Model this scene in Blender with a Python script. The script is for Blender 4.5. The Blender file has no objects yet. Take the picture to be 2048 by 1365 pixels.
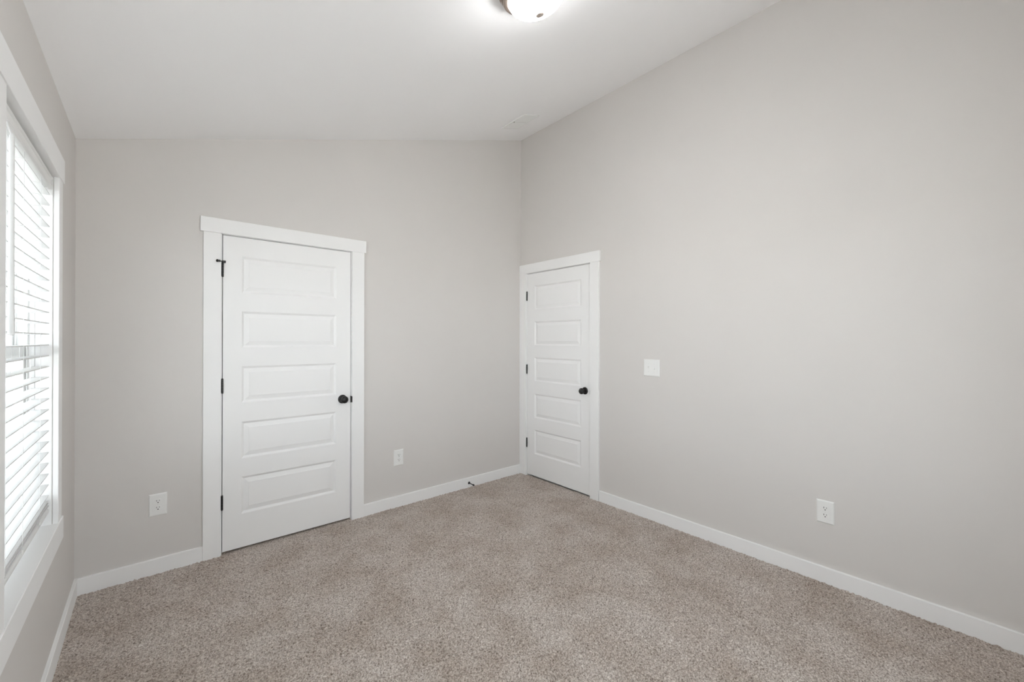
import bpy, bmesh, math, random
import numpy as np
from mathutils import Vector, Matrix

scene = bpy.context.scene
COL = scene.collection
PI = math.pi

# ------------------------------------------------------------------ measured room (metres)
W = 3.2178            # back wall length (X)
L = 3.72              # room length (Y from 0 to -L)
Z0, ZR = 2.4532, 3.4518   # ceiling height at the low and at the high wall
SL = (ZR - Z0) / W
T = 0.14              # wall thickness

# ------------------------------------------------------------------ camera
cam_d = bpy.data.cameras.new('camera')
cam = bpy.data.objects.new('camera', cam_d)
COL.objects.link(cam)
yaw, pitch, roll = 0.71076, 0.00251, 0.00132
r = Vector((math.cos(yaw), -math.sin(yaw), 0)); f = Vector((math.sin(yaw), math.cos(yaw), 0)); u = Vector((0, 0, 1))
f, u = f * math.cos(pitch) + u * math.sin(pitch), u * math.cos(pitch) - f * math.sin(pitch)
r, u = r * math.cos(roll) + u * math.sin(roll), u * math.cos(roll) - r * math.sin(roll)
m = Matrix((r, u, -f)).transposed().to_4x4()
m.translation = Vector((0.31583, -3.22968, 1.37287))
cam.matrix_world = m
cam_d.sensor_fit = 'HORIZONTAL'; cam_d.sensor_width = 36.0
cam_d.lens = 834.9 * 36.0 / 2048.0
cam_d.shift_y = (678.55 - 682.5) / 2048.0
cam_d.clip_start = 0.01
scene.camera = cam

# ------------------------------------------------------------------ light and exposure
SUN = 46.0            # sunshine on the ground outside
SKY = 4.8             # daylight outside the windows
LAMP = 36.0           # radiance of the lit glass dome
EXPOSURE = 0.11
scene.view_settings.view_transform = 'Standard'
scene.view_settings.look = 'None'
scene.view_settings.gamma = 1.0
scene.view_settings.use_curve_mapping = False
scene.view_settings.exposure = EXPOSURE
scene.cycles.use_denoising = True
scene.cycles.max_bounces = 14
scene.cycles.diffuse_bounces = 10
scene.cycles.glossy_bounces = 4
scene.cycles.transparent_max_bounces = 16
scene.cycles.sample_clamp_indirect = 8.0
wd = bpy.data.worlds.new('daylight'); scene.world = wd
wd.use_nodes = True
bg = wd.node_tree.nodes['Background']
bg.inputs['Color'].default_value = (0.885, 0.955, 1.01, 1)
# hazy sky, brighter towards the horizon
wt = wd.node_tree
w_tc = wt.nodes.new('ShaderNodeTexCoord'); w_sp = wt.nodes.new('ShaderNodeSeparateXYZ'); w_mr = wt.nodes.new('ShaderNodeMapRange')
w_mr.inputs['From Min'].default_value = 0.0; w_mr.inputs['From Max'].default_value = 0.3
w_mr.inputs['To Min'].default_value = SKY * 1.5; w_mr.inputs['To Max'].default_value = SKY * 0.85
wt.links.new(w_tc.outputs['Generated'], w_sp.inputs[0]); wt.links.new(w_sp.outputs['Z'], w_mr.inputs['Value'])
wt.links.new(w_mr.outputs['Result'], bg.inputs['Strength'])

REAR_X0, REAR_X1, REAR_Z0, REAR_Z1 = 0.45, 2.00, 0.60, 2.055  # opening of the rear window added for fill light
FILL_WIN_Y0, FILL_WIN_Y1 = -2.760, -2.060  # opening of the added side window, never in view
WIN_Y0, WIN_Y1, WIN_Z0, WIN_Z1 = -1.502, -0.652, 0.600, 2.055


def portal(name, loc, rot, sx, sy):
    d = bpy.data.lights.new(name, 'AREA'); d.shape = 'RECTANGLE'; d.size = sx; d.size_y = sy
    d.cycles.is_portal = True
    o = bpy.data.objects.new(name, d); COL.objects.link(o)
    o.location = loc; o.rotation_euler = rot


portal('window_daylight_portal', (-T - 0.01, (WIN_Y0 + WIN_Y1) / 2, (WIN_Z0 + WIN_Z1) / 2), (0, -PI / 2, 0), WIN_Z1 - WIN_Z0, WIN_Y1 - WIN_Y0)
portal('rear_fill_portal', ((REAR_X0 + REAR_X1) / 2, -L - T - 0.01, (REAR_Z0 + REAR_Z1) / 2), (PI / 2, 0, 0), REAR_X1 - REAR_X0, REAR_Z1 - REAR_Z0)
portal('side_fill_portal', (-T - 0.01, (FILL_WIN_Y0 + FILL_WIN_Y1) / 2, (WIN_Z0 + WIN_Z1) / 2), (0, -PI / 2, 0), WIN_Z1 - WIN_Z0, FILL_WIN_Y1 - FILL_WIN_Y0)

sun_d = bpy.data.lights.new('sun', 'SUN'); sun_d.energy = SUN; sun_d.angle = math.radians(0.5); sun_d.color = (0.98, 0.99, 1.0)
sun = bpy.data.objects.new('sun', sun_d); COL.objects.link(sun)
sun.rotation_euler = Vector((-0.72, -0.08, -0.69)).to_track_quat('-Z', 'Y').to_euler()   # from behind the house: none enters the room


# ------------------------------------------------------------------ materials
def new_mat(name, color, rough=0.5, metal=0.0, spec=None):
    mt = bpy.data.materials.new(name); mt.use_nodes = True
    b = mt.node_tree.nodes['Principled BSDF']
    b.inputs['Base Color'].default_value = (*color, 1)
    b.inputs['Roughness'].default_value = rough
    b.inputs['Metallic'].default_value = metal
    if spec is not None:
        b.inputs['Specular IOR Level'].default_value = spec
    return mt


def add_bump(mt, scale, strength, dist, detail=2.0):
    nt = mt.node_tree; b = nt.nodes['Principled BSDF']
    tc = nt.nodes.new('ShaderNodeTexCoord'); n = nt.nodes.new('ShaderNodeTexNoise'); bp = nt.nodes.new('ShaderNodeBump')
    n.inputs['Scale'].default_value = scale; n.inputs['Detail'].default_value = detail
    bp.inputs['Strength'].default_value = strength; bp.inputs['Distance'].default_value = dist
    nt.links.new(tc.outputs['Object'], n.inputs['Vector']); nt.links.new(n.outputs['Fac'], bp.inputs['Height'])
    nt.links.new(bp.outputs['Normal'], b.inputs['Normal'])
    return mt


def tint(mt, scale, c1, c2, detail=2.0):
    nt = mt.node_tree; b = nt.nodes['Principled BSDF']
    tc = nt.nodes.new('ShaderNodeTexCoord'); n = nt.nodes.new('ShaderNodeTexNoise'); rp = nt.nodes.new('ShaderNodeValToRGB')
    n.inputs['Scale'].default_value = scale; n.inputs['Detail'].default_value = detail
    rp.color_ramp.elements[0].position = 0.3; rp.color_ramp.elements[0].color = (*c1, 1)
    rp.color_ramp.elements[1].position = 0.7; rp.color_ramp.elements[1].color = (*c2, 1)
    nt.links.new(tc.outputs['Object'], n.inputs['Vector']); nt.links.new(n.outputs['Fac'], rp.inputs['Fac'])
    nt.links.new(rp.outputs['Color'], b.inputs['Base Color'])
    return mt


M = {}
WALLC = (0.684, 0.659, 0.638)
M['wall'] = tint(add_bump(new_mat('wall_paint', WALLC, 0.7, spec=0.12), 220, 0.06, 0.002), 1.6,
                 tuple(c * 0.99 for c in WALLC), tuple(c * 1.01 for c in WALLC))
M['ceiling'] = add_bump(new_mat('ceiling_paint', (0.93, 0.925, 0.93), 0.8, spec=0.1), 180, 0.05, 0.002)
M['trim'] = add_bump(new_mat('trim_paint', (0.875, 0.872, 0.868), 0.5, spec=0.22), 60, 0.02, 0.001)
M['plastic'] = tint(new_mat('white_plastic', (0.84, 0.84, 0.825), 0.32), 8, (0.83, 0.83, 0.815), (0.85, 0.85, 0.835))
M['blind'] = tint(new_mat('blind_white', (0.76, 0.76, 0.755), 0.45), 5, (0.75, 0.75, 0.745), (0.77, 0.77, 0.765))
M['vinyl'] = tint(new_mat('white_vinyl', (0.82, 0.82, 0.81), 0.4), 6, (0.81, 0.81, 0.80), (0.83, 0.83, 0.82))
M['black'] = add_bump(new_mat('oil_rubbed_black', (0.013, 0.012, 0.0115), 0.36, 0.0, 0.45), 90, 0.08, 0.001)
M['rubber'] = add_bump(new_mat('black_rubber', (0.01, 0.01, 0.01), 0.7), 60, 0.05, 0.001)
M['slot'] = tint(new_mat('socket_slot', (0.02, 0.02, 0.02), 0.8), 20, (0.018, 0.018, 0.018), (0.024, 0.024, 0.022))
M['nickel'] = tint(new_mat('brushed_nickel', (0.32, 0.26, 0.22), 0.34, 0.9), 40, (0.29, 0.23, 0.195), (0.35, 0.285, 0.245))
M['finial'] = tint(new_mat('satin_nickel', (0.62, 0.54, 0.49), 0.45, 0.8), 40, (0.60, 0.52, 0.47), (0.64, 0.56, 0.51))
M['screw'] = tint(new_mat('painted_screw', (0.76, 0.76, 0.75), 0.4), 50, (0.74, 0.74, 0.73), (0.78, 0.78, 0.77))
M['duct'] = tint(new_mat('duct_metal', (0.36, 0.35, 0.34), 0.6), 10, (0.34, 0.33, 0.32), (0.38, 0.37, 0.36))

# lit opal glass
mt = bpy.data.materials.new('lit_opal_glass'); mt.use_nodes = True
b = mt.node_tree.nodes['Principled BSDF']
b.inputs['Base Color'].default_value = (0.9, 0.89, 0.87, 1); b.inputs['Roughness'].default_value = 0.25
b.inputs['Emission Color'].default_value = (0.98, 0.99, 1.0, 1); b.inputs['Emission Strength'].default_value = LAMP
M['dome'] = mt

# clear window glass
mt = bpy.data.materials.new('window_glass'); mt.use_nodes = True
nt = mt.node_tree; nt.nodes.remove(nt.nodes['Principled BSDF'])
tr = nt.nodes.new('ShaderNodeBsdfTransparent'); gl = nt.nodes.new('ShaderNodeBsdfGlossy'); mx = nt.nodes.new('ShaderNodeMixShader')
tr.inputs['Color'].default_value = (0.97, 0.975, 0.972, 1); gl.inputs['Roughness'].default_value = 0.02; mx.inputs[0].default_value = 0.05
nt.links.new(tr.outputs[0], mx.inputs[1]); nt.links.new(gl.outputs[0], mx.inputs[2])
nt.links.new(mx.outputs[0], nt.nodes['Material Output'].inputs['Surface'])
M['glass'] = mt

# carpet
mt = new_mat('cut_pile_carpet', (0.35, 0.30, 0.27), 0.95, spec=0.05)
nt = mt.node_tree; b = nt.nodes['Principled BSDF']
tc = nt.nodes.new('ShaderNodeTexCoord')


def noise(scale, detail, rough=0.6):
    n = nt.nodes.new('ShaderNodeTexNoise'); n.inputs['Scale'].default_value = scale
    n.inputs['Detail'].default_value = detail; n.inputs['Roughness'].default_value = rough
    nt.links.new(tc.outputs['Object'], n.inputs['Vector']); return n


nf = noise(145, 2.5, 0.65); nl = noise(3.6, 5.0, 0.62)
rp = nt.nodes.new('ShaderNodeValToRGB')
e = rp.color_ramp.elements
e[0].position = 0.30; e[0].color = (0.15, 0.112, 0.09, 1)
e[1].position = 0.68; e[1].color = (0.78, 0.722, 0.672, 1)
k = e.new(0.48); k.color = (0.465, 0.412, 0.370, 1)
nt.links.new(nf.outputs['Fac'], rp.inputs['Fac'])
mr = nt.nodes.new('ShaderNodeValToRGB')
mr.color_ramp.elements[0].position = 0.36; mr.color_ramp.elements[0].color = (0.79, 0.75, 0.715, 1)
mr.color_ramp.elements[1].position = 0.62; mr.color_ramp.elements[1].color = (1.0, 1.0, 1.0, 1)
nt.links.new(nl.outputs['Fac'], mr.inputs['Fac'])
mul = nt.nodes.new('ShaderNodeMix'); mul.data_type = 'RGBA'; mul.blend_type = 'MULTIPLY'
mul.inputs[0].default_value = 1.0
nt.links.new(rp.outputs['Color'], mul.inputs[6]); nt.links.new(mr.outputs['Color'], mul.inputs[7])
nt.links.new(mul.outputs[2], b.inputs['Base Color'])
b.inputs['Sheen Weight'].default_value = 0.6; b.inputs['Sheen Roughness'].default_value = 0.5
b.inputs['Sheen Tint'].default_value = (0.8, 0.72, 0.66, 1)
M['carpet'] = mt

M['lawn'] = tint(add_bump(new_mat('pale_gravel', (0.42, 0.42, 0.41), 0.9), 30, 0.5, 0.05), 3, (0.38, 0.38, 0.37), (0.46, 0.46, 0.45))


# ------------------------------------------------------------------ mesh helpers
def box(bm, x0, x1, y0, y1, z0, z1, bev=0.0, seg=1):
    t = bmesh.new()
    bmesh.ops.create_cube(t, size=1.0)
    for v in t.verts:
        v.co = Vector(((x0 + x1) / 2 + v.co.x * (x1 - x0), (y0 + y1) / 2 + v.co.y * (y1 - y0), (z0 + z1) / 2 + v.co.z * (z1 - z0)))
    if bev > 0:
        bmesh.ops.bevel(t, geom=list(t.edges), offset=bev, segments=seg, profile=0.6, affect='EDGES')
    merge(bm, t)


def merge(bm, t):
    me = bpy.data.meshes.new('tmp'); t.to_mesh(me); t.free(); bm.from_mesh(me); bpy.data.meshes.remove(me)


def prism(bm, pts, d0, d1, axis):
    """extrude the polygon pts (2 coordinates each) between d0 and d1 along axis 'x', 'y' or 'z'"""
    def P(a, b2, d):
        return {'x': (d, a, b2), 'y': (a, d, b2), 'z': (a, b2, d)}[axis]
    t = bmesh.new()
    A = [t.verts.new(P(a, c, d0)) for a, c in pts]; B = [t.verts.new(P(a, c, d1)) for a, c in pts]
    n = len(pts)
    t.faces.new(A[::-1]); t.faces.new(B)
    for i in range(n):
        t.faces.new((A[i], A[(i + 1) % n], B[(i + 1) % n], B[i]))
    bmesh.ops.recalc_face_normals(t, faces=t.faces)
    merge(bm, t)


def lathe(bm, prof, axis_o, axis_d, seg=40, cap0=True, cap1=True):
    """profile [(radius, distance along axis)] turned about axis_d from axis_o"""
    d = Vector(axis_d).normalized(); o = Vector(axis_o)
    a = d.orthogonal().normalized(); b2 = d.cross(a)
    t = bmesh.new(); rings = []
    for rad, h in prof:
        if rad < 1e-6:
            rings.append([t.verts.new(o + d * h)])
        else:
            rings.append([t.verts.new(o + d * h + (a * math.cos(2 * PI * i / seg) + b2 * math.sin(2 * PI * i / seg)) * rad) for i in range(seg)])
    for r0, r1 in zip(rings, rings[1:]):
        if len(r0) == 1 and len(r1) == 1:
            continue
        for i in range(seg):
            j = (i + 1) % seg
            if len(r0) == 1:
                t.faces.new((r0[0], r1[i], r1[j]))
            elif len(r1) == 1:
                t.faces.new((r0[i], r1[0], r0[j]))
            else:
                t.faces.new((r0[i], r1[i], r1[j], r0[j]))
    if cap0 and len(rings[0]) > 1: t.faces.new(rings[0])
    if cap1 and len(rings[-1]) > 1: t.faces.new(rings[-1])
    bmesh.ops.recalc_face_normals(t, faces=t.faces)
    merge(bm, t)


def rod(bm, a, b2, rad, seg=16):
    a = Vector(a); b2 = Vector(b2); lathe(bm, [(rad, 0), (rad, (b2 - a).length)], a, b2 - a, seg)


def obj(name, bm, mat, parent=None, smooth=False, ang=40):
    me = bpy.data.meshes.new(name); bm.to_mesh(me); bm.free()
    me.materials.append(M[mat])
    if smooth:
        for p in me.polygons: p.use_smooth = True
        me.set_sharp_from_angle(angle=math.radians(ang))
    o = bpy.data.objects.new(name, me); COL.objects.link(o)
    if parent is not None: o.parent = parent
    return o


def tag(o, label, cat, group=None, kind=None):
    o['label'] = label; o['category'] = cat
    if group: o['group'] = group
    if kind: o['kind'] = kind
    return o


def thing(name, loc, rotz, label, cat, group=None, kind=None):
    o = bpy.data.objects.new(name, None); COL.objects.link(o)
    o.location = loc; o.rotation_euler = (0, 0, rotz); o.empty_display_size = 0.1
    return tag(o, label, cat, group, kind)


def zc(x):
    return Z0 + SL * x


# ------------------------------------------------------------------ room shell
# floor: cut pile as a real, finely tufted surface
def tufted_floor():
    step = 0.0036
    nx = int((W + 0.02) / step); ny = int((L + 0.02) / step)
    rng = np.random.default_rng(7)
    X, Y = np.meshgrid(np.linspace(-0.012, W + 0.012, nx), np.linspace(-L - 0.012, 0.06, ny))

    def blur(a, n=1):
        for _ in range(n):
            a = (a + np.roll(a, 1, 0) + np.roll(a, -1, 0)) / 3
            a = (a + np.roll(a, 1, 1) + np.roll(a, -1, 1)) / 3
        return a
    h = rng.random((ny, nx)); h2 = blur(rng.random((ny, nx)), 1)
    h2 = (h2 - h2.min()) / (h2.max() - h2.min())
    Zv = -0.0095 + 0.0050 * h + 0.015 * (h2 - 0.25)
    X = X + (rng.random((ny, nx)) - 0.5) * step * 0.9
    Y = Y + (rng.random((ny, nx)) - 0.5) * step * 0.9
    co = np.stack([X, Y, Zv], -1).reshape(-1, 3).astype(np.float32)
    idx = np.arange(nx * ny).reshape(ny, nx)
    q = np.stack([idx[:-1, :-1], idx[:-1, 1:], idx[1:, 1:], idx[1:, :-1]], -1).reshape(-1, 4)
    me = bpy.data.meshes.new('floor')
    me.vertices.add(len(co)); me.vertices.foreach_set('co', co.ravel())
    me.loops.add(q.size); me.loops.foreach_set('vertex_index', q.ravel().astype(np.int32))
    me.polygons.add(len(q)); me.polygons.foreach_set('loop_start', np.arange(0, q.size, 4, dtype=np.int32))
    me.update(calc_edges=True)
    me.materials.append(M['carpet'])
    o = bpy.data.objects.new('floor', me); COL.objects.link(o)
    return o


tag(tufted_floor(), 'wall to wall taupe brown cut pile carpet with lighter and darker patches', 'carpet', kind='structure')

# sloped ceiling
bm = bmesh.new()
prism(bm, [(-T, zc(-T)), (W + T, zc(W + T)), (W + T, zc(W + T) + 0.12), (-T, zc(-T) + 0.12)], -L - T, T, 'y')
tag(obj('ceiling', bm, 'ceiling'), 'plain white sloped ceiling rising away from the window wall', 'ceiling', kind='structure')

# doors: openings (leaf width 0.8075)
LEAF_W, LEAF_Z0, LEAF_Z1 = 0.8075, 0.013, 2.043
D1X = 0.6560          # hinge side of the first door's leaf on the back wall
D2U = 0.1020          # hinge side of the second door's leaf, from the corner along the high wall
OPEN_L, OPEN_R, OPEN_T = -0.0045, LEAF_W + 0.0045, 2.0475
JT = 0.018            # jamb thickness


def notch(a0, a1, lo, hi, d0, d1):
    """wall outline with a door notch between d0 and d1"""
    return [(a0, -0.46), (d0, -0.46), (d0, OPEN_T + JT), (d1, OPEN_T + JT), (d1, -0.46), (a1, -0.46), (a1, hi), (a0, lo)]


bm = bmesh.new()
prism(bm, notch(0, W, zc(0), zc(W), D1X + OPEN_L - JT, D1X + OPEN_R + JT), 0, 0.07, 'y')
prism(bm, [(0, -0.46), (W, -0.46), (W, zc(W)), (0, zc(0))], 0.07, T, 'y')
tag(obj('wall_back', bm, 'wall'), 'warm grey painted wall with one five panel door, topped by the sloping ceiling line', 'wall', kind='structure')

bm = bmesh.new()
prism(bm, notch(T, -L - T, ZR, ZR, -(D2U + OPEN_L - JT), -(D2U + OPEN_R + JT)), W, W + 0.07, 'x')
prism(bm, [(T, -0.46), (-L - T, -0.46), (-L - T, ZR), (T, ZR)], W + 0.07, W + T, 'x')
tag(obj('wall_right', bm, 'wall'), 'tall warm grey painted wall with the corner door and the light switch', 'wall', kind='structure')

bm = bmesh.new()
for y0, y1, z0, z1 in ((-L - T, FILL_WIN_Y0, -0.46, Z0), (FILL_WIN_Y1, WIN_Y0, -0.46, Z0), (WIN_Y1, T, -0.46, Z0),
                       (WIN_Y0, WIN_Y1, -0.46, WIN_Z0 - 0.018), (WIN_Y0, WIN_Y1, WIN_Z1, Z0),
                       (FILL_WIN_Y0, FILL_WIN_Y1, -0.46, WIN_Z0 - 0.018), (FILL_WIN_Y0, FILL_WIN_Y1, WIN_Z1, Z0)):
    prism(bm, [(-T, z0), (0, z0), (0, z1), (-T, z1 if z1 < Z0 else zc(-T))], y0, y1, 'y')
tag(obj('wall_left', bm, 'wall'), 'low warm grey painted wall around the window with blinds', 'wall', kind='structure')

bm = bmesh.new()
for pts in ([(0, -0.46), (REAR_X0, -0.46), (REAR_X0, zc(REAR_X0)), (0, Z0)],
            [(REAR_X1, -0.46), (W, -0.46), (W, ZR), (REAR_X1, zc(REAR_X1))],
            [(REAR_X0, -0.46), (REAR_X1, -0.46), (REAR_X1, REAR_Z0), (REAR_X0, REAR_Z0)],
            [(REAR_X0, REAR_Z1), (REAR_X1, REAR_Z1), (REAR_X1, zc(REAR_X1)), (REAR_X0, zc(REAR_X0))]):
    prism(bm, pts, -L - T, -L, 'y')
tag(obj('wall_rear', bm, 'wall'), 'warm grey wall behind the camera with one added bare window', 'wall', kind='structure')


# baseboards: square stock with an eased top edge
BH, BT = 0.087, 0.0135


def base_prof(sign, at):
    return [(at, -0.03), (at + sign * BT, -0.03), (at + sign * BT, BH - 0.0025), (at + sign * (BT - 0.0025), BH), (at, BH)]


bm = bmesh.new()
prism(bm, base_prof(1, 0.0), -L, 0, 'y')
tag(obj('baseboard_left', bm, 'trim'), 'white baseboard running under the window', 'baseboard', kind='structure')
CW = 0.092            # casing width
bm = bmesh.new()
for x0, x1 in ((BT, D1X - 0.0105 - CW), (D1X + LEAF_W + 0.006 + 0.0935, W)):
    prism(bm, base_prof(-1, 0.0), x0, x1, 'x')
tag(obj('baseboard_back', bm, 'trim'), 'white baseboard on both sides of the five panel door beside the window', 'baseboard', kind='structure')
bm = bmesh.new()
prism(bm, base_prof(-1, W), -L, -1.0145, 'y')
tag(obj('baseboard_right', bm, 'trim'), 'long white baseboard along the tall wall from the corner door', 'baseboard', kind='structure')
bm = bmesh.new()
prism(bm, base_prof(1, -L), BT, W - BT, 'x')
tag(obj('baseboard_rear', bm, 'trim'), 'white baseboard on the wall behind the camera', 'baseboard', kind='structure')


# ------------------------------------------------------------------ doors (local x along the wall, -y into the room)
PANELS = [(1.679, 1.919), (1.320, 1.559), (0.960, 1.199), (0.594, 0.835), (0.232, 0.474)]
PX0, PX1 = 0.102, 0.7025


def leaf_mesh():
    t = bmesh.new()
    th = 0.035

    def quad(p):
        t.faces.new([t.verts.new(c) for c in p])

    def rect(x0, x1, z0, z1, y=0.0):
        quad([(x0, y, z0), (x1, y, z0), (x1, y, z1), (x0, y, z1)])
    rect(0, PX0, LEAF_Z0, LEAF_Z1); rect(PX1, LEAF_W, LEAF_Z0, LEAF_Z1)
    zs = [LEAF_Z0] + [z for p in reversed(PANELS) for z in p] + [LEAF_Z1]
    for i in range(0, len(zs), 2):
        rect(PX0, PX1, zs[i], zs[i + 1])
    # inset, depth: bead, sunk groove, wide slope up to the raised field
    rings = [(0, 0), (0.0025, 0.0015), (0.0135, 0.0105), (0.0160, 0.0105), (0.0405, 0.0030), (0.0425, 0.0018)]
    for z0, z1 in PANELS:
        for (i0, d0), (i1, d1) in zip(rings, rings[1:]):
            a = [(PX0 + i0, d0, z0 + i0), (PX1 - i0, d0, z0 + i0), (PX1 - i0, d0, z1 - i0), (PX0 + i0, d0, z1 - i0)]
            c = [(PX0 + i1, d1, z0 + i1), (PX1 - i1, d1, z0 + i1), (PX1 - i1, d1, z1 - i1), (PX0 + i1, d1, z1 - i1)]
            for j in range(4):
                k2 = (j + 1) % 4
                quad([a[j], a[k2], c[k2], c[j]])
        i, d = rings[-1]
        rect(PX0 + i, PX1 - i, z0 + i, z1 - i, d)
    # edges and back
    quad([(0, th, LEAF_Z0), (0, th, LEAF_Z1), (LEAF_W, th, LEAF_Z1), (LEAF_W, th, LEAF_Z0)])
    quad([(0, 0, LEAF_Z0), (0, 0, LEAF_Z1), (0, th, LEAF_Z1), (0, th, LEAF_Z0)])
    quad([(LEAF_W, 0, LEAF_Z0), (LEAF_W, th, LEAF_Z0), (LEAF_W, th, LEAF_Z1), (LEAF_W, 0, LEAF_Z1)])
    quad([(0, 0, LEAF_Z0), (0, th, LEAF_Z0), (LEAF_W, th, LEAF_Z0), (LEAF_W, 0, LEAF_Z0)])
    quad([(0, 0, LEAF_Z1), (LEAF_W, 0, LEAF_Z1), (LEAF_W, th, LEAF_Z1), (0, th, LEAF_Z1)])
    bmesh.ops.remove_doubles(t, verts=t.verts, dist=1e-5)
    bmesh.ops.recalc_face_normals(t, faces=t.faces)
    return t


def make_door(name, loc, rotz, label, cut_left=None, pin_stop=False, lip=True):
    d = thing(name, loc, rotz, label, 'door', kind='structure')
    leaf = obj('door_leaf', leaf_mesh(), 'trim', d)
    # jamb lining with stop
    t = bmesh.new()
    o0, o1 = OPEN_L, OPEN_R
    box(t, o0 - JT, o0, 0.0, 0.0695, -0.03, OPEN_T + JT)
    box(t, o1, o1 + JT, 0.0, 0.0695, -0.03, OPEN_T + JT)
    box(t, o0, o1, 0.0, 0.0695, OPEN_T, OPEN_T + JT)
    box(t, o0, o0 + 0.010, 0.037, 0.0695, -0.03, OPEN_T)
    box(t, o1 - 0.010, o1, 0.037, 0.0695, -0.03, OPEN_T)
    box(t, o0 + 0.010, o1 - 0.010, 0.037, 0.0695, OPEN_T - 0.010, OPEN_T)
    obj('door_jamb', t, 'trim', d)
    # casing: two legs and a wider, slightly thicker head board
    t = bmesh.new()
    i0, i1 = -0.0105, LEAF_W + 0.0075
    l0 = i0 - CW if cut_left is None else cut_left
    r1 = i1 + 0.0935
    head0, head1 = (l0 - 0.0155 if cut_left is None else cut_left), r1 + 0.0135
    box(t, l0, i0, -0.018, 0.0, -0.03, 2.0490, 0.0012)
    box(t, i1, r1, -0.018, 0.0, -0.03, 2.0490, 0.0012)
    box(t, head0, head1, -0.0215, 0.0, 2.0490, 2.1415, 0.0012)
    obj('door_casing', t, 'trim', d)
    for zc_ in (1.822, 1.0765, 0.3305):
        t = bmesh.new()
        x, y = -0.0025, -0.0060
        seg = 0.0876 / 5
        for i in range(5):
            z = zc_ - 0.0438 + i * seg
            lathe(t, [(0.0052, 0.0003), (0.0058, 0.0010), (0.0058, seg - 0.0010), (0.0052, seg - 0.0003)], (x, y, z), (0, 0, 1), 20)
        lathe(t, [(0.0045, 0), (0.0062, 0.001), (0.0055, 0.003), (0.002, 0.0045)], (x, y, zc_ + 0.0438), (0, 0, 1), 20)
        lathe(t, [(0.0045, 0), (0.0062, 0.001), (0.0055, 0.003), (0.002, 0.0045)], (x, y, zc_ - 0.0438), (0, 0, -1), 20)
        box(t, -0.0105, x, -0.0022, 0.0015, zc_ - 0.0435, zc_ + 0.0435)
        hg = obj('hinge', t, 'black', d, smooth=True)
        hg['label'] = 'black hinge barrel'
        if pin_stop and zc_ > 1.8:
            t = bmesh.new()
            zt = zc_ + 0.0505
            lathe(t, [(0.0085, 0), (0.0085, 0.004)], (x, y, zt - 0.002), (0, 0, 1), 20)
            box(t, x - 0.003, x + 0.015, y - 0.021, y + 0.001, zt - 0.009, zt + 0.004, 0.001)
            a_ = Vector((x, y - 0.017, zt - 0.001)); e_ = Vector((x - 0.034, y - 0.024, zt - 0.001))
            rod(t, a_, e_, 0.0024)
            nt_ = a_.lerp(e_, 0.52)
            box(t, nt_.x - 0.002, nt_.x + 0.002, nt_.y - 0.006, nt_.y + 0.006, nt_.z - 0.006, nt_.z + 0.008, 0.001)
            st = obj('hinge_pin_stop', t, 'black', hg, smooth=True)
            t = bmesh.new()
            dv = (e_ - a_).normalized()
            lathe(t, [(0.004, 0), (0.0082, 0.002), (0.0092, 0.006), (0.0082, 0.010), (0.004, 0.0125)], e_ - dv * 0.010, dv, 24)
            obj('bumper', t, 'rubber', hg, smooth=True)
    # knob: rose, neck and ball
    kx, kz = 0.7485, 0.9250
    t = bmesh.new()
    lathe(t, [(0.0325, 0.0), (0.0325, 0.004), (0.0315, 0.0065), (0.0285, 0.0085), (0.0265, 0.0088), (0.0255, 0.0105), (0.018, 0.0125), (0.0135, 0.0135)], (kx, 0.0, kz), (0, -1, 0), 48)
    rose = obj('knob_rose', t, 'black', d, smooth=True, ang=25)
    t = bmesh.new()
    lathe(t, [(0.0125, 0.012), (0.0105, 0.017), (0.0108, 0.025), (0.0150, 0.030), (0.0215, 0.0345), (0.0258, 0.041), (0.0272, 0.048),
              (0.0262, 0.055), (0.0225, 0.0612), (0.0160, 0.0652), (0.0080, 0.0672), (0.0, 0.0677)], (kx, 0.0, kz), (0, -1, 0), 48)
    obj('knob_ball', t, 'black', rose, smooth=True, ang=60)
    # strike plate on the latch jamb, its rounded lip curling into the room
    t = bmesh.new()
    sz = 0.9185
    pts = []
    for i in range(13):
        a = PI * (i / 12) - PI / 2
        pts.append((-0.0085 - 0.0052 * math.cos(a) ** 0.7 if math.cos(a) > 1e-6 else -0.0085, sz + 0.024 * math.sin(a)))
    prism(t, [(0.020, sz - 0.028), (0.020, sz + 0.028)] + [(y, z) for y, z in reversed(pts)], o1 - 0.0012, o1 + 0.0016, 'x')
    if lip: box(t, o1 + 0.0005, o1 + 0.0055, -0.0195, -0.0005, sz - 0.0225, sz + 0.0225, 0.0022, 2)
    obj('strike_plate', t, 'black', d, smooth=True)
    return d


make_door('door_1', (D1X, 0, 0), 0, 'white five panel door with a pin stop on its top hinge, between two wall outlets', pin_stop=True)
make_door('door_2', (W, -D2U, 0), -PI / 2, 'white five panel door tight in the corner, beside the light switch', cut_left=-D2U + 0.0005, lip=False)


# ------------------------------------------------------------------ window in the low wall (local x = along the wall, -y into the room)
WC = (WIN_Y0 + WIN_Y1) / 2; WH = (WIN_Y1 - WIN_Y0) / 2


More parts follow.
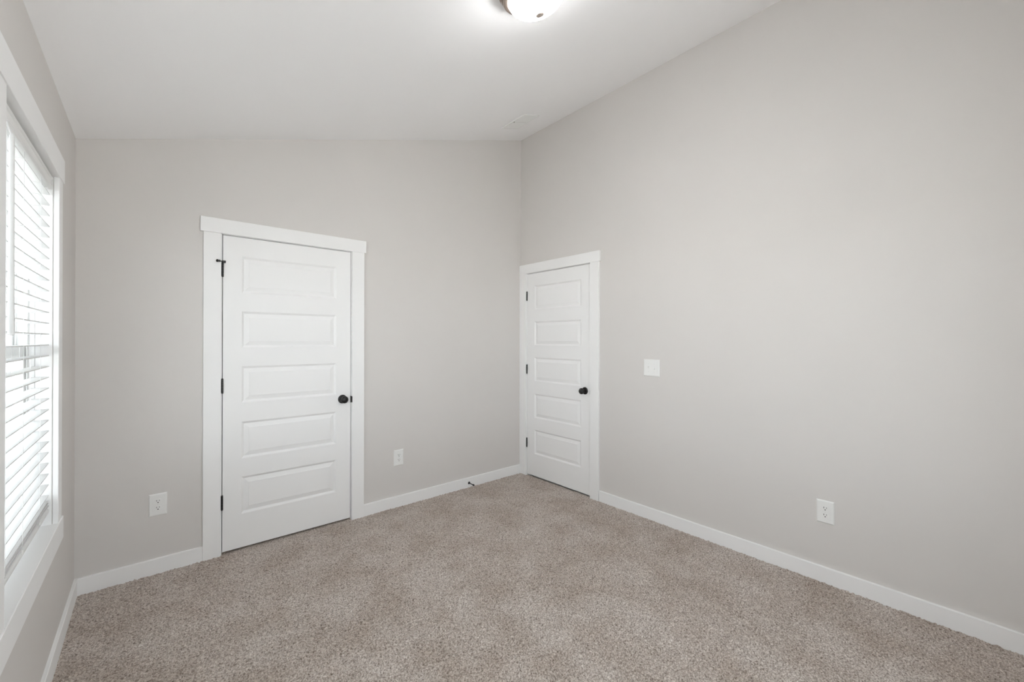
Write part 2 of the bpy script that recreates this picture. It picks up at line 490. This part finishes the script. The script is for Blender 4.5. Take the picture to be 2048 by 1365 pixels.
def make_window(name, yc, WH, label):
    win = thing(name, (0, yc, 0), PI / 2, label, 'window', kind='structure')
    t = bmesh.new()
    LW = 0.0765
    box(t, WH, WH + LW, -0.018, 0, WIN_Z0, WIN_Z1 + 0.0005, 0.0012)
    box(t, -WH - LW, -WH, -0.018, 0, WIN_Z0, WIN_Z1 + 0.0005, 0.0012)
    box(t, -WH - LW - 0.022, WH + LW + 0.022, -0.0215, 0, WIN_Z1 + 0.0005, WIN_Z1 + 0.1015, 0.0008)
    obj('window_casing', t, 'trim', win)
    t = bmesh.new()
    box(t, -WH - LW - 0.022, WH + LW + 0.022, -0.0215, 0, 0.5050, WIN_Z0, 0.0015)
    obj('window_apron', t, 'trim', win)
    t = bmesh.new()
    box(t, -WH, WH, -0.0190, T, WIN_Z0 - 0.018, WIN_Z0 + 0.0012)
    obj('window_sill', t, 'trim', win)
    t = bmesh.new()
    for y0, y1 in ((-0.0172, -0.0012), (0.0018, 0.0495), (0.0505, 0.066)):
        box(t, WH - 0.005, WH + 0.0005, y0, y1, WIN_Z0, WIN_Z1, 0.0008)
        box(t, -WH - 0.0005, -WH + 0.005, y0, y1, WIN_Z0, WIN_Z1, 0.0008)
    box(t, -WH, WH, -0.0205, 0.066, WIN_Z1 - 0.0005, WIN_Z1 + 0.0008)
    obj('window_jamb', t, 'trim', win)
    # vinyl main frame with sash tracks
    t = bmesh.new()
    for s in (-1, 1):
        a, c = sorted((s * WH, s * (WH - 0.008)))
        box(t, a, c, 0.066, T, WIN_Z0, WIN_Z1)
        for y0 in (0.0675, 0.098, 0.130):
            a, c = sorted((s * WH, s * (WH - 0.024)))
            box(t, a, c, y0, y0 + 0.005, WIN_Z0, WIN_Z1, 0.001)
    box(t, -WH, WH, 0.066, T, WIN_Z1 - 0.022, WIN_Z1)
    box(t, -WH, WH, 0.066, T, WIN_Z0, WIN_Z0 + 0.022)
    obj('window_frame', t, 'vinyl', win)


    def sash(y0, y1, z0, z1, w=0.040, rail=0.045):
        t = bmesh.new()
        h = WH - 0.010
        box(t, -h, -h + w, y0, y1, z0, z1, 0.003); box(t, h - w, h, y0, y1, z0, z1, 0.003)
        box(t, -h + w, h - w, y0, y1, z0, z0 + rail, 0.003); box(t, -h + w, h - w, y0, y1, z1 - rail, z1, 0.003)
        o = obj('sash', t, 'vinyl', win)
        t = bmesh.new()
        ym = (y0 + y1) / 2
        box(t, -h + w - 0.004, h - w + 0.004, ym - 0.002, ym + 0.002, z0 + rail - 0.004, z1 - rail + 0.004)
        g = obj('pane', t, 'glass', o)
        return o


    sash(0.0735, 0.0975, WIN_Z0 + 0.022, 1.346)
    sash(0.1035, 0.1295, 1.301, WIN_Z1 - 0.022)


make_window('window_1', WC, WH, 'white cased double hung window behind the lowered blinds')

# made-up side window, out of view, added to bring in more daylight
make_window('fill_window_side', (FILL_WIN_Y0 + FILL_WIN_Y1) / 2, (FILL_WIN_Y1 - FILL_WIN_Y0) / 2, 'made-up bare double hung window beside the camera, added for fill light')
# rear window, also unseen and invented, to brighten the room evenly
RC = (REAR_X0 + REAR_X1) / 2; RH = (REAR_X1 - REAR_X0) / 2
fill_rear = thing('fill_window_rear', (RC, -L, 0), PI, 'made-up bare white framed window behind the camera, added for fill light', 'window', kind='structure')
t = bmesh.new()
box(t, RH, RH + 0.0765, -0.018, 0, REAR_Z0, REAR_Z1 + 0.004, 0.0012); box(t, -RH - 0.0765, -RH, -0.018, 0, REAR_Z0, REAR_Z1 + 0.004, 0.0012)
box(t, -RH - 0.0985, RH + 0.0985, -0.0215, 0, REAR_Z1 + 0.004, REAR_Z1 + 0.1015, 0.0012); box(t, -RH - 0.0985, RH + 0.0985, -0.0215, 0, REAR_Z0 - 0.095, REAR_Z0, 0.0012)
obj('window_casing', t, 'trim', fill_rear)
t = bmesh.new()
box(t, -RH, -RH + 0.04, 0.06, 0.11, REAR_Z0, REAR_Z1); box(t, RH - 0.04, RH, 0.06, 0.11, REAR_Z0, REAR_Z1)
box(t, -RH + 0.04, RH - 0.04, 0.06, 0.11, REAR_Z0, REAR_Z0 + 0.04); box(t, -RH + 0.04, RH - 0.04, 0.06, 0.11, REAR_Z1 - 0.04, REAR_Z1)
obj('window_frame', t, 'vinyl', fill_rear)
t = bmesh.new(); box(t, -RH + 0.037, RH - 0.037, 0.083, 0.087, REAR_Z0 + 0.037, REAR_Z1 - 0.037); obj('pane', t, 'glass', fill_rear)

# ------------------------------------------------------------------ blinds
bl = thing('window_blind', (-0.008, WC, 0), PI / 2, 'white two inch slat blind lowered over the window, slats open flat', 'blind')
BX0, BX1 = -WH + 0.010, WH - 0.012
t = bmesh.new()
box(t, BX0, BX1, 0.004, 0.052, WIN_Z1 - 0.056, WIN_Z1 - 0.012, 0.002)
obj('headrail', t, 'blind', bl)
t = bmesh.new()
zt = WIN_Z1 - 0.010
vp = [(0.0035, zt), (-0.0035, zt), (-0.0085, zt - 0.002), (-0.0095, zt - 0.005), (-0.0080, zt - 0.008), (-0.0045, zt - 0.011), (-0.0035, zt - 0.016),
      (-0.0035, zt - 0.032), (-0.0050, zt - 0.037), (-0.0085, zt - 0.040), (-0.0095, zt - 0.043), (-0.0080, zt - 0.047), (-0.0045, zt - 0.050), (0.0035, zt - 0.050)]
prism(t, vp, BX0, BX1 - 0.010, 'x')
box(t, BX1 - 0.014, BX1 - 0.010, 0.0035, 0.045, zt - 0.050, zt)
obj('valance', t, 'vinyl', bl, smooth=True, ang=35)
# slats: slightly crowned, open flat
t = bmesh.new()
SW, STH = 0.050, 0.0042
zs = [1.3497 + k2 * 0.0446 for k2 in range(-14, 15)]
zs = [z for z in zs if z < WIN_Z1 - 0.078] + [0.7030, 0.6925]
TILT = math.radians(-1.5)
for z in zs:
    top, botm = [], []
    for i in range(7):
        v = i / 6 - 0.5
        y = 0.0265 + v * SW * math.cos(TILT); zz = z + v * SW * math.sin(TILT) + 0.0006 * (1 - 4 * v * v)
        edge = 0.85 if i in (0, 6) else 1.0
        top.append((y, zz + STH / 2 * edge)); botm.append((y, zz - STH / 2 * edge))
    prism(t, top + botm[::-1], BX0, BX1, 'x')
obj('slats', t, 'blind', bl, smooth=True, ang=30)
t = bmesh.new()
rp_ = [(0.002, 0.6540), (0.0, 0.6570), (0.0, 0.6660), (0.004, 0.6710), (0.004, 0.6780), (0.0, 0.6810), (0.0, 0.6850), (0.051, 0.6850), (0.051, 0.6540)]
prism(t, rp_, BX0, BX1, 'x')
br = obj('bottom_rail', t, 'blind', bl)
LAD = [-1.345, -1.128, -0.849]
for ly in LAD:
    lx = ly - WC
    t = bmesh.new()
    rod(t, (lx, 0.0003, 0.668), (lx, 0.0003, zt - 0.05), 0.0007, 8)
    rod(t, (lx, 0.0527, 0.668), (lx, 0.0527, zt - 0.06), 0.0009, 8)
    rod(t, (lx + 0.006, 0.0265, 0.660), (lx + 0.006, 0.0265, zt - 0.06), 0.0009, 8)
    for z in zs[:-2]:
        rod(t, (lx, 0.0003, z - 0.0022), (lx, 0.0527, z - 0.0022), 0.0006, 6)
    obj('ladder_cord', t, 'blind', bl)
    t = bmesh.new()
    lathe(t, [(0.0085, 0), (0.0085, 0.002), (0.0065, 0.004), (0.003, 0.0045)], (lx, 0.0022, 0.6685), (0, -1, 0), 20)
    obj('cord_plug', t, 'plastic', br, smooth=True)
# tilt wand
t = bmesh.new()
wx = -1.385 - WC
lathe(t, [(0.0045, 0), (0.0072, 0.002), (0.0072, 0.055), (0.0064, 0.06), (0.0060, 0.30), (0.0055, 0.570), (0.003, 0.578)], (wx, -0.016, 1.385), (0, 0, 1), 14)
lathe(t, [(0.0022, 0), (0.0022, 0.05)], (wx, -0.016, 1.960), (0, 0.012, 0.042), 10)
obj('tilt_wand', t, 'blind', bl, smooth=True, ang=40)


# ------------------------------------------------------------------ outlets and switch (local x along the wall, -y into the room)
def plate_bm(w, h, th=0.0065):
    t = bmesh.new()
    r0 = [(-w / 2, -h / 2), (w / 2, -h / 2), (w / 2, h / 2), (-w / 2, h / 2)]
    lv = [(0.0, 0.0), (0.0, -0.0018), (0.0035, -th * 0.85), (0.0065, -th)]
    rings = []
    for ins, y in lv:
        rings.append([t.verts.new((x - math.copysign(ins, x), y, z - math.copysign(ins, z))) for x, z in r0])
    for a, c in zip(rings, rings[1:]):
        for i in range(4):
            j = (i + 1) % 4
            t.faces.new((a[i], a[j], c[j], c[i]))
    t.faces.new(rings[-1]); t.faces.new(rings[0][::-1])
    bmesh.ops.recalc_face_normals(t, faces=t.faces)
    return t


def receptacle_bm(zc_):
    # round face with flattened top and bottom
    t = bmesh.new()
    pts = []
    for i in range(40):
        a = 2 * PI * i / 40
        pts.append((0.0172 * math.cos(a), max(-0.0142, min(0.0142, 0.0172 * math.sin(a))) + zc_))
    prism(t, pts, -0.0050, -0.0084, 'y')
    return t


def make_outlet():
    o = thing('wall_outlet', (0, 0, 0), 0, '', 'outlet')
    obj('cover_plate', plate_bm(0.0835, 0.1285), 'plastic', o)
    for zc_ in (0.0195, -0.0195):
        rc = obj('receptacle', receptacle_bm(zc_), 'plastic', o, smooth=True, ang=40)
        t = bmesh.new()
        box(t, -0.0075, -0.0053, -0.0092, -0.0080, zc_ + 0.0005, zc_ + 0.0092)
        box(t, 0.0053, 0.0072, -0.0092, -0.0080, zc_ + 0.0012, zc_ + 0.0086)
        prism(t, [(0.0027 * math.cos(a), zc_ - 0.0065 + 0.0027 * math.sin(a)) for a in [PI * i / 10 for i in range(11)]] + [(-0.0027, zc_ - 0.0088), (0.0027, zc_ - 0.0088)], -0.0092, -0.0080, 'y')
        obj('slots', t, 'slot', rc)
    t = bmesh.new()
    lathe(t, [(0.0033, 0.006), (0.0033, 0.0073), (0.0022, 0.0079)], (0, 0, 0), (0, -1, 0), 16)
    obj('screw', t, 'screw', o, smooth=True)
    return o


def dup(root):
    r2 = root.copy(); COL.objects.link(r2)
    for ch in root.children:
        c = ch.copy(); COL.objects.link(c); c.parent = r2
        for g in ch.children:
            g2 = g.copy(); COL.objects.link(g2); g2.parent = c
    return r2


out0 = make_outlet()
for i, (loc, rz, lab) in enumerate((
        ((0.3425, 0, 0.4005), 0, 'white duplex outlet on the wall between the window corner and the door'),
        ((1.8600, 0, 0.4005), 0, 'white duplex outlet on the back wall between the two doors'),
        ((W, -2.5930, 0.3985), -PI / 2, 'white duplex outlet low on the tall wall with the light switch'))):
    o = out0 if i == 0 else dup(out0)
    o.location = loc; o.rotation_euler = (0, 0, rz)
    tag(o, lab, 'outlet', 'white duplex wall outlets')

sw = thing('light_switch', (W, -1.502, 1.161), -PI / 2, 'white double toggle switch plate on the tall wall beside the corner door', 'light switch')
obj('cover_plate', plate_bm(0.133, 0.129), 'plastic', sw)
for dx, up in ((-0.023, 1), (0.023, -1)):
    t = bmesh.new()
    prism(t, [(-0.0066, -0.0045), (-0.0074, -0.0045), (-0.0135, up * 0.0115 - 0.003), (-0.0148, up * 0.0115 + 0.001), (-0.0135, up * 0.0115 + 0.004), (-0.0066, 0.0105)] if up > 0 else
          [(-0.0066, 0.0045), (-0.0074, 0.0045), (-0.0135, -0.0085), (-0.0148, -0.0125), (-0.0135, -0.0155), (-0.0066, -0.0105)], dx - 0.0042, dx + 0.0042, 'x')
    tg = obj('toggle', t, 'plastic', sw)
    t = bmesh.new()
    for a, c, z0, z1 in ((-0.0058, 0.0058, -0.0125, -0.0113), (-0.0058, 0.0058, 0.0113, 0.0125), (-0.0058, -0.0046, -0.0113, 0.0113), (0.0046, 0.0058, -0.0113, 0.0113)):
        box(t, dx + a, dx + c, -0.0070, -0.0060, z0, z1)
    obj('toggle_collar', t, 'screw', tg)
    for z in (-0.0303, 0.0303):
        t = bmesh.new()
        lathe(t, [(0.0033, 0.006), (0.0033, 0.0073), (0.0022, 0.0079)], (dx, 0, z), (0, -1, 0), 16)
        obj('screw', t, 'screw', sw, smooth=True)

# ------------------------------------------------------------------ spring door stop on the baseboard
ds = thing('door_stop', (2.5575, -BT, 0.0385), 0, 'small black door stop screwed to the baseboard near the corner door', 'door stop')
t = bmesh.new()
lathe(t, [(0.0125, 0.0), (0.0125, 0.002), (0.0105, 0.005), (0.0070, 0.008), (0.0050, 0.010)], (0, 0, 0), (0, -1, 0), 24)
obj('base', t, 'black', ds, smooth=True)
t = bmesh.new()
lathe(t, [(0.0044, 0.008), (0.0040, 0.066)], (0, 0, 0), (0, -1, -0.02), 16)
obj('shaft', t, 'black', ds, smooth=True)
t = bmesh.new()
lathe(t, [(0.0060, 0.062), (0.0075, 0.064), (0.0078, 0.074), (0.0068, 0.079), (0.003, 0.080)], (0, 0, 0), (0, -1, -0.02), 20)
obj('rubber_tip', t, 'rubber', ds, smooth=True)

# ------------------------------------------------------------------ ceiling register (built on the slope: local z = out of the ceiling, x along the slope)
TH = math.atan(SL)


def on_slope(o, x, y):
    # local +x up the slope, +y along the room, -z out of the ceiling into the room
    o.rotation_euler = (0, -TH, 0)
    o.location = (x, y, zc(x))


vt = thing('ceiling_vent', (0, 0, 0), 0, 'flat white louvered air register on the sloped ceiling above the corner door', 'vent')
on_slope(vt, 2.786, -0.4645)
VX, VY = 0.0985, 0.152
t = bmesh.new()
FW = 0.019
for x0, x1, y0, y1 in ((-VX, -VX + FW, -VY, VY), (VX - FW, VX, -VY, VY), (-VX + FW, VX - FW, -VY, -VY + FW), (-VX + FW, VX - FW, VY - FW, VY)):
    box(t, x0, x1, y0, y1, -0.0085, 0.0, 0.0035)
obj('register_frame', t, 'plastic', vt)
t = bmesh.new()
box(t, -VX + FW, VX - FW, -0.003, 0.003, -0.0072, -0.0005)
obj('cross_bar', t, 'plastic', vt)
t = bmesh.new()
n = 13
for i in range(n):
    x = -VX + FW + (i + 0.5) * (2 * (VX - FW)) / n
    for y0, y1 in ((-VY + FW, -0.003), (0.003, VY - FW)):
        prism(t, [(x - 0.0040, -0.0008), (x - 0.0034, -0.0004), (x + 0.0040, -0.0062), (x + 0.0034, -0.0066)], y0, y1, 'y')
obj('louvers', t, 'plastic', vt)
t = bmesh.new()
box(t, -VX + FW, VX - FW, -VY + FW, VY - FW, -0.0004, -0.00005)
obj('duct_backing', t, 'duct', vt)
t = bmesh.new()
box(t, -VX + FW + 0.002, -VX + FW + 0.008, -0.006, 0.006, -0.0120, -0.003, 0.001)
obj('damper_lever', t, 'duct', vt)

# ------------------------------------------------------------------ flush ceiling lamp
lp = thing('ceiling_lamp', (0, 0, 0), 0, 'lit flush ceiling lamp with white glass dome and brushed metal rim', 'ceiling lamp')
on_slope(lp, 1.5910, -1.8954)
RG, DD, H0, RP = 0.1300, 0.0765, 0.0445, 0.1642
t = bmesh.new()
lathe(t, [(RP - 0.004, 0), (RP, 0.004), (RP, 0.011), (RP - 0.004, 0.014), (RP - 0.008, 0.015), (RP - 0.007, 0.018), (RP - 0.006, 0.024), (RP - 0.010, 0.028),
          (RP - 0.014, 0.029), (RP - 0.0135, 0.032), (RP - 0.0125, 0.040), (RP - 0.016, 0.046), (RP - 0.024, 0.049), (RG + 0.002, 0.049), (RG + 0.001, 0.040)],
      (0, 0, 0), (0, 0, -1), 96, cap0=True, cap1=False)
obj('lamp_pan', t, 'nickel', lp, smooth=True, ang=25)
t = bmesh.new()
prof = []
for i in range(15):
    a = i / 14 * PI / 2
    prof.append((RG * math.cos(a) if i < 14 else 0.0, H0 + DD * math.sin(a)))
lathe(t, prof, (0, 0, 0), (0, 0, -1), 96, cap0=False)
obj('glass_dome', t, 'dome', lp, smooth=True, ang=60)
t = bmesh.new()
hb = H0 + DD
lathe(t, [(0.0178, hb - 0.002), (0.0185, hb + 0.001), (0.0175, hb + 0.003), (0.0110, hb + 0.0050), (0.0070, hb + 0.0075), (0.0030, hb + 0.0095), (0.0, hb + 0.010)], (0, 0, 0), (0, 0, -1), 40)
obj('finial', t, 'finial', lp, smooth=True, ang=50)

# ------------------------------------------------------------------ outside the window
bm = bmesh.new()
box(bm, -150, 150, -150, 150, -0.55, -0.45)
tag(obj('ground', bm, 'lawn'), 'sunlit pale gravel ground outside around the house', 'ground', kind='structure')
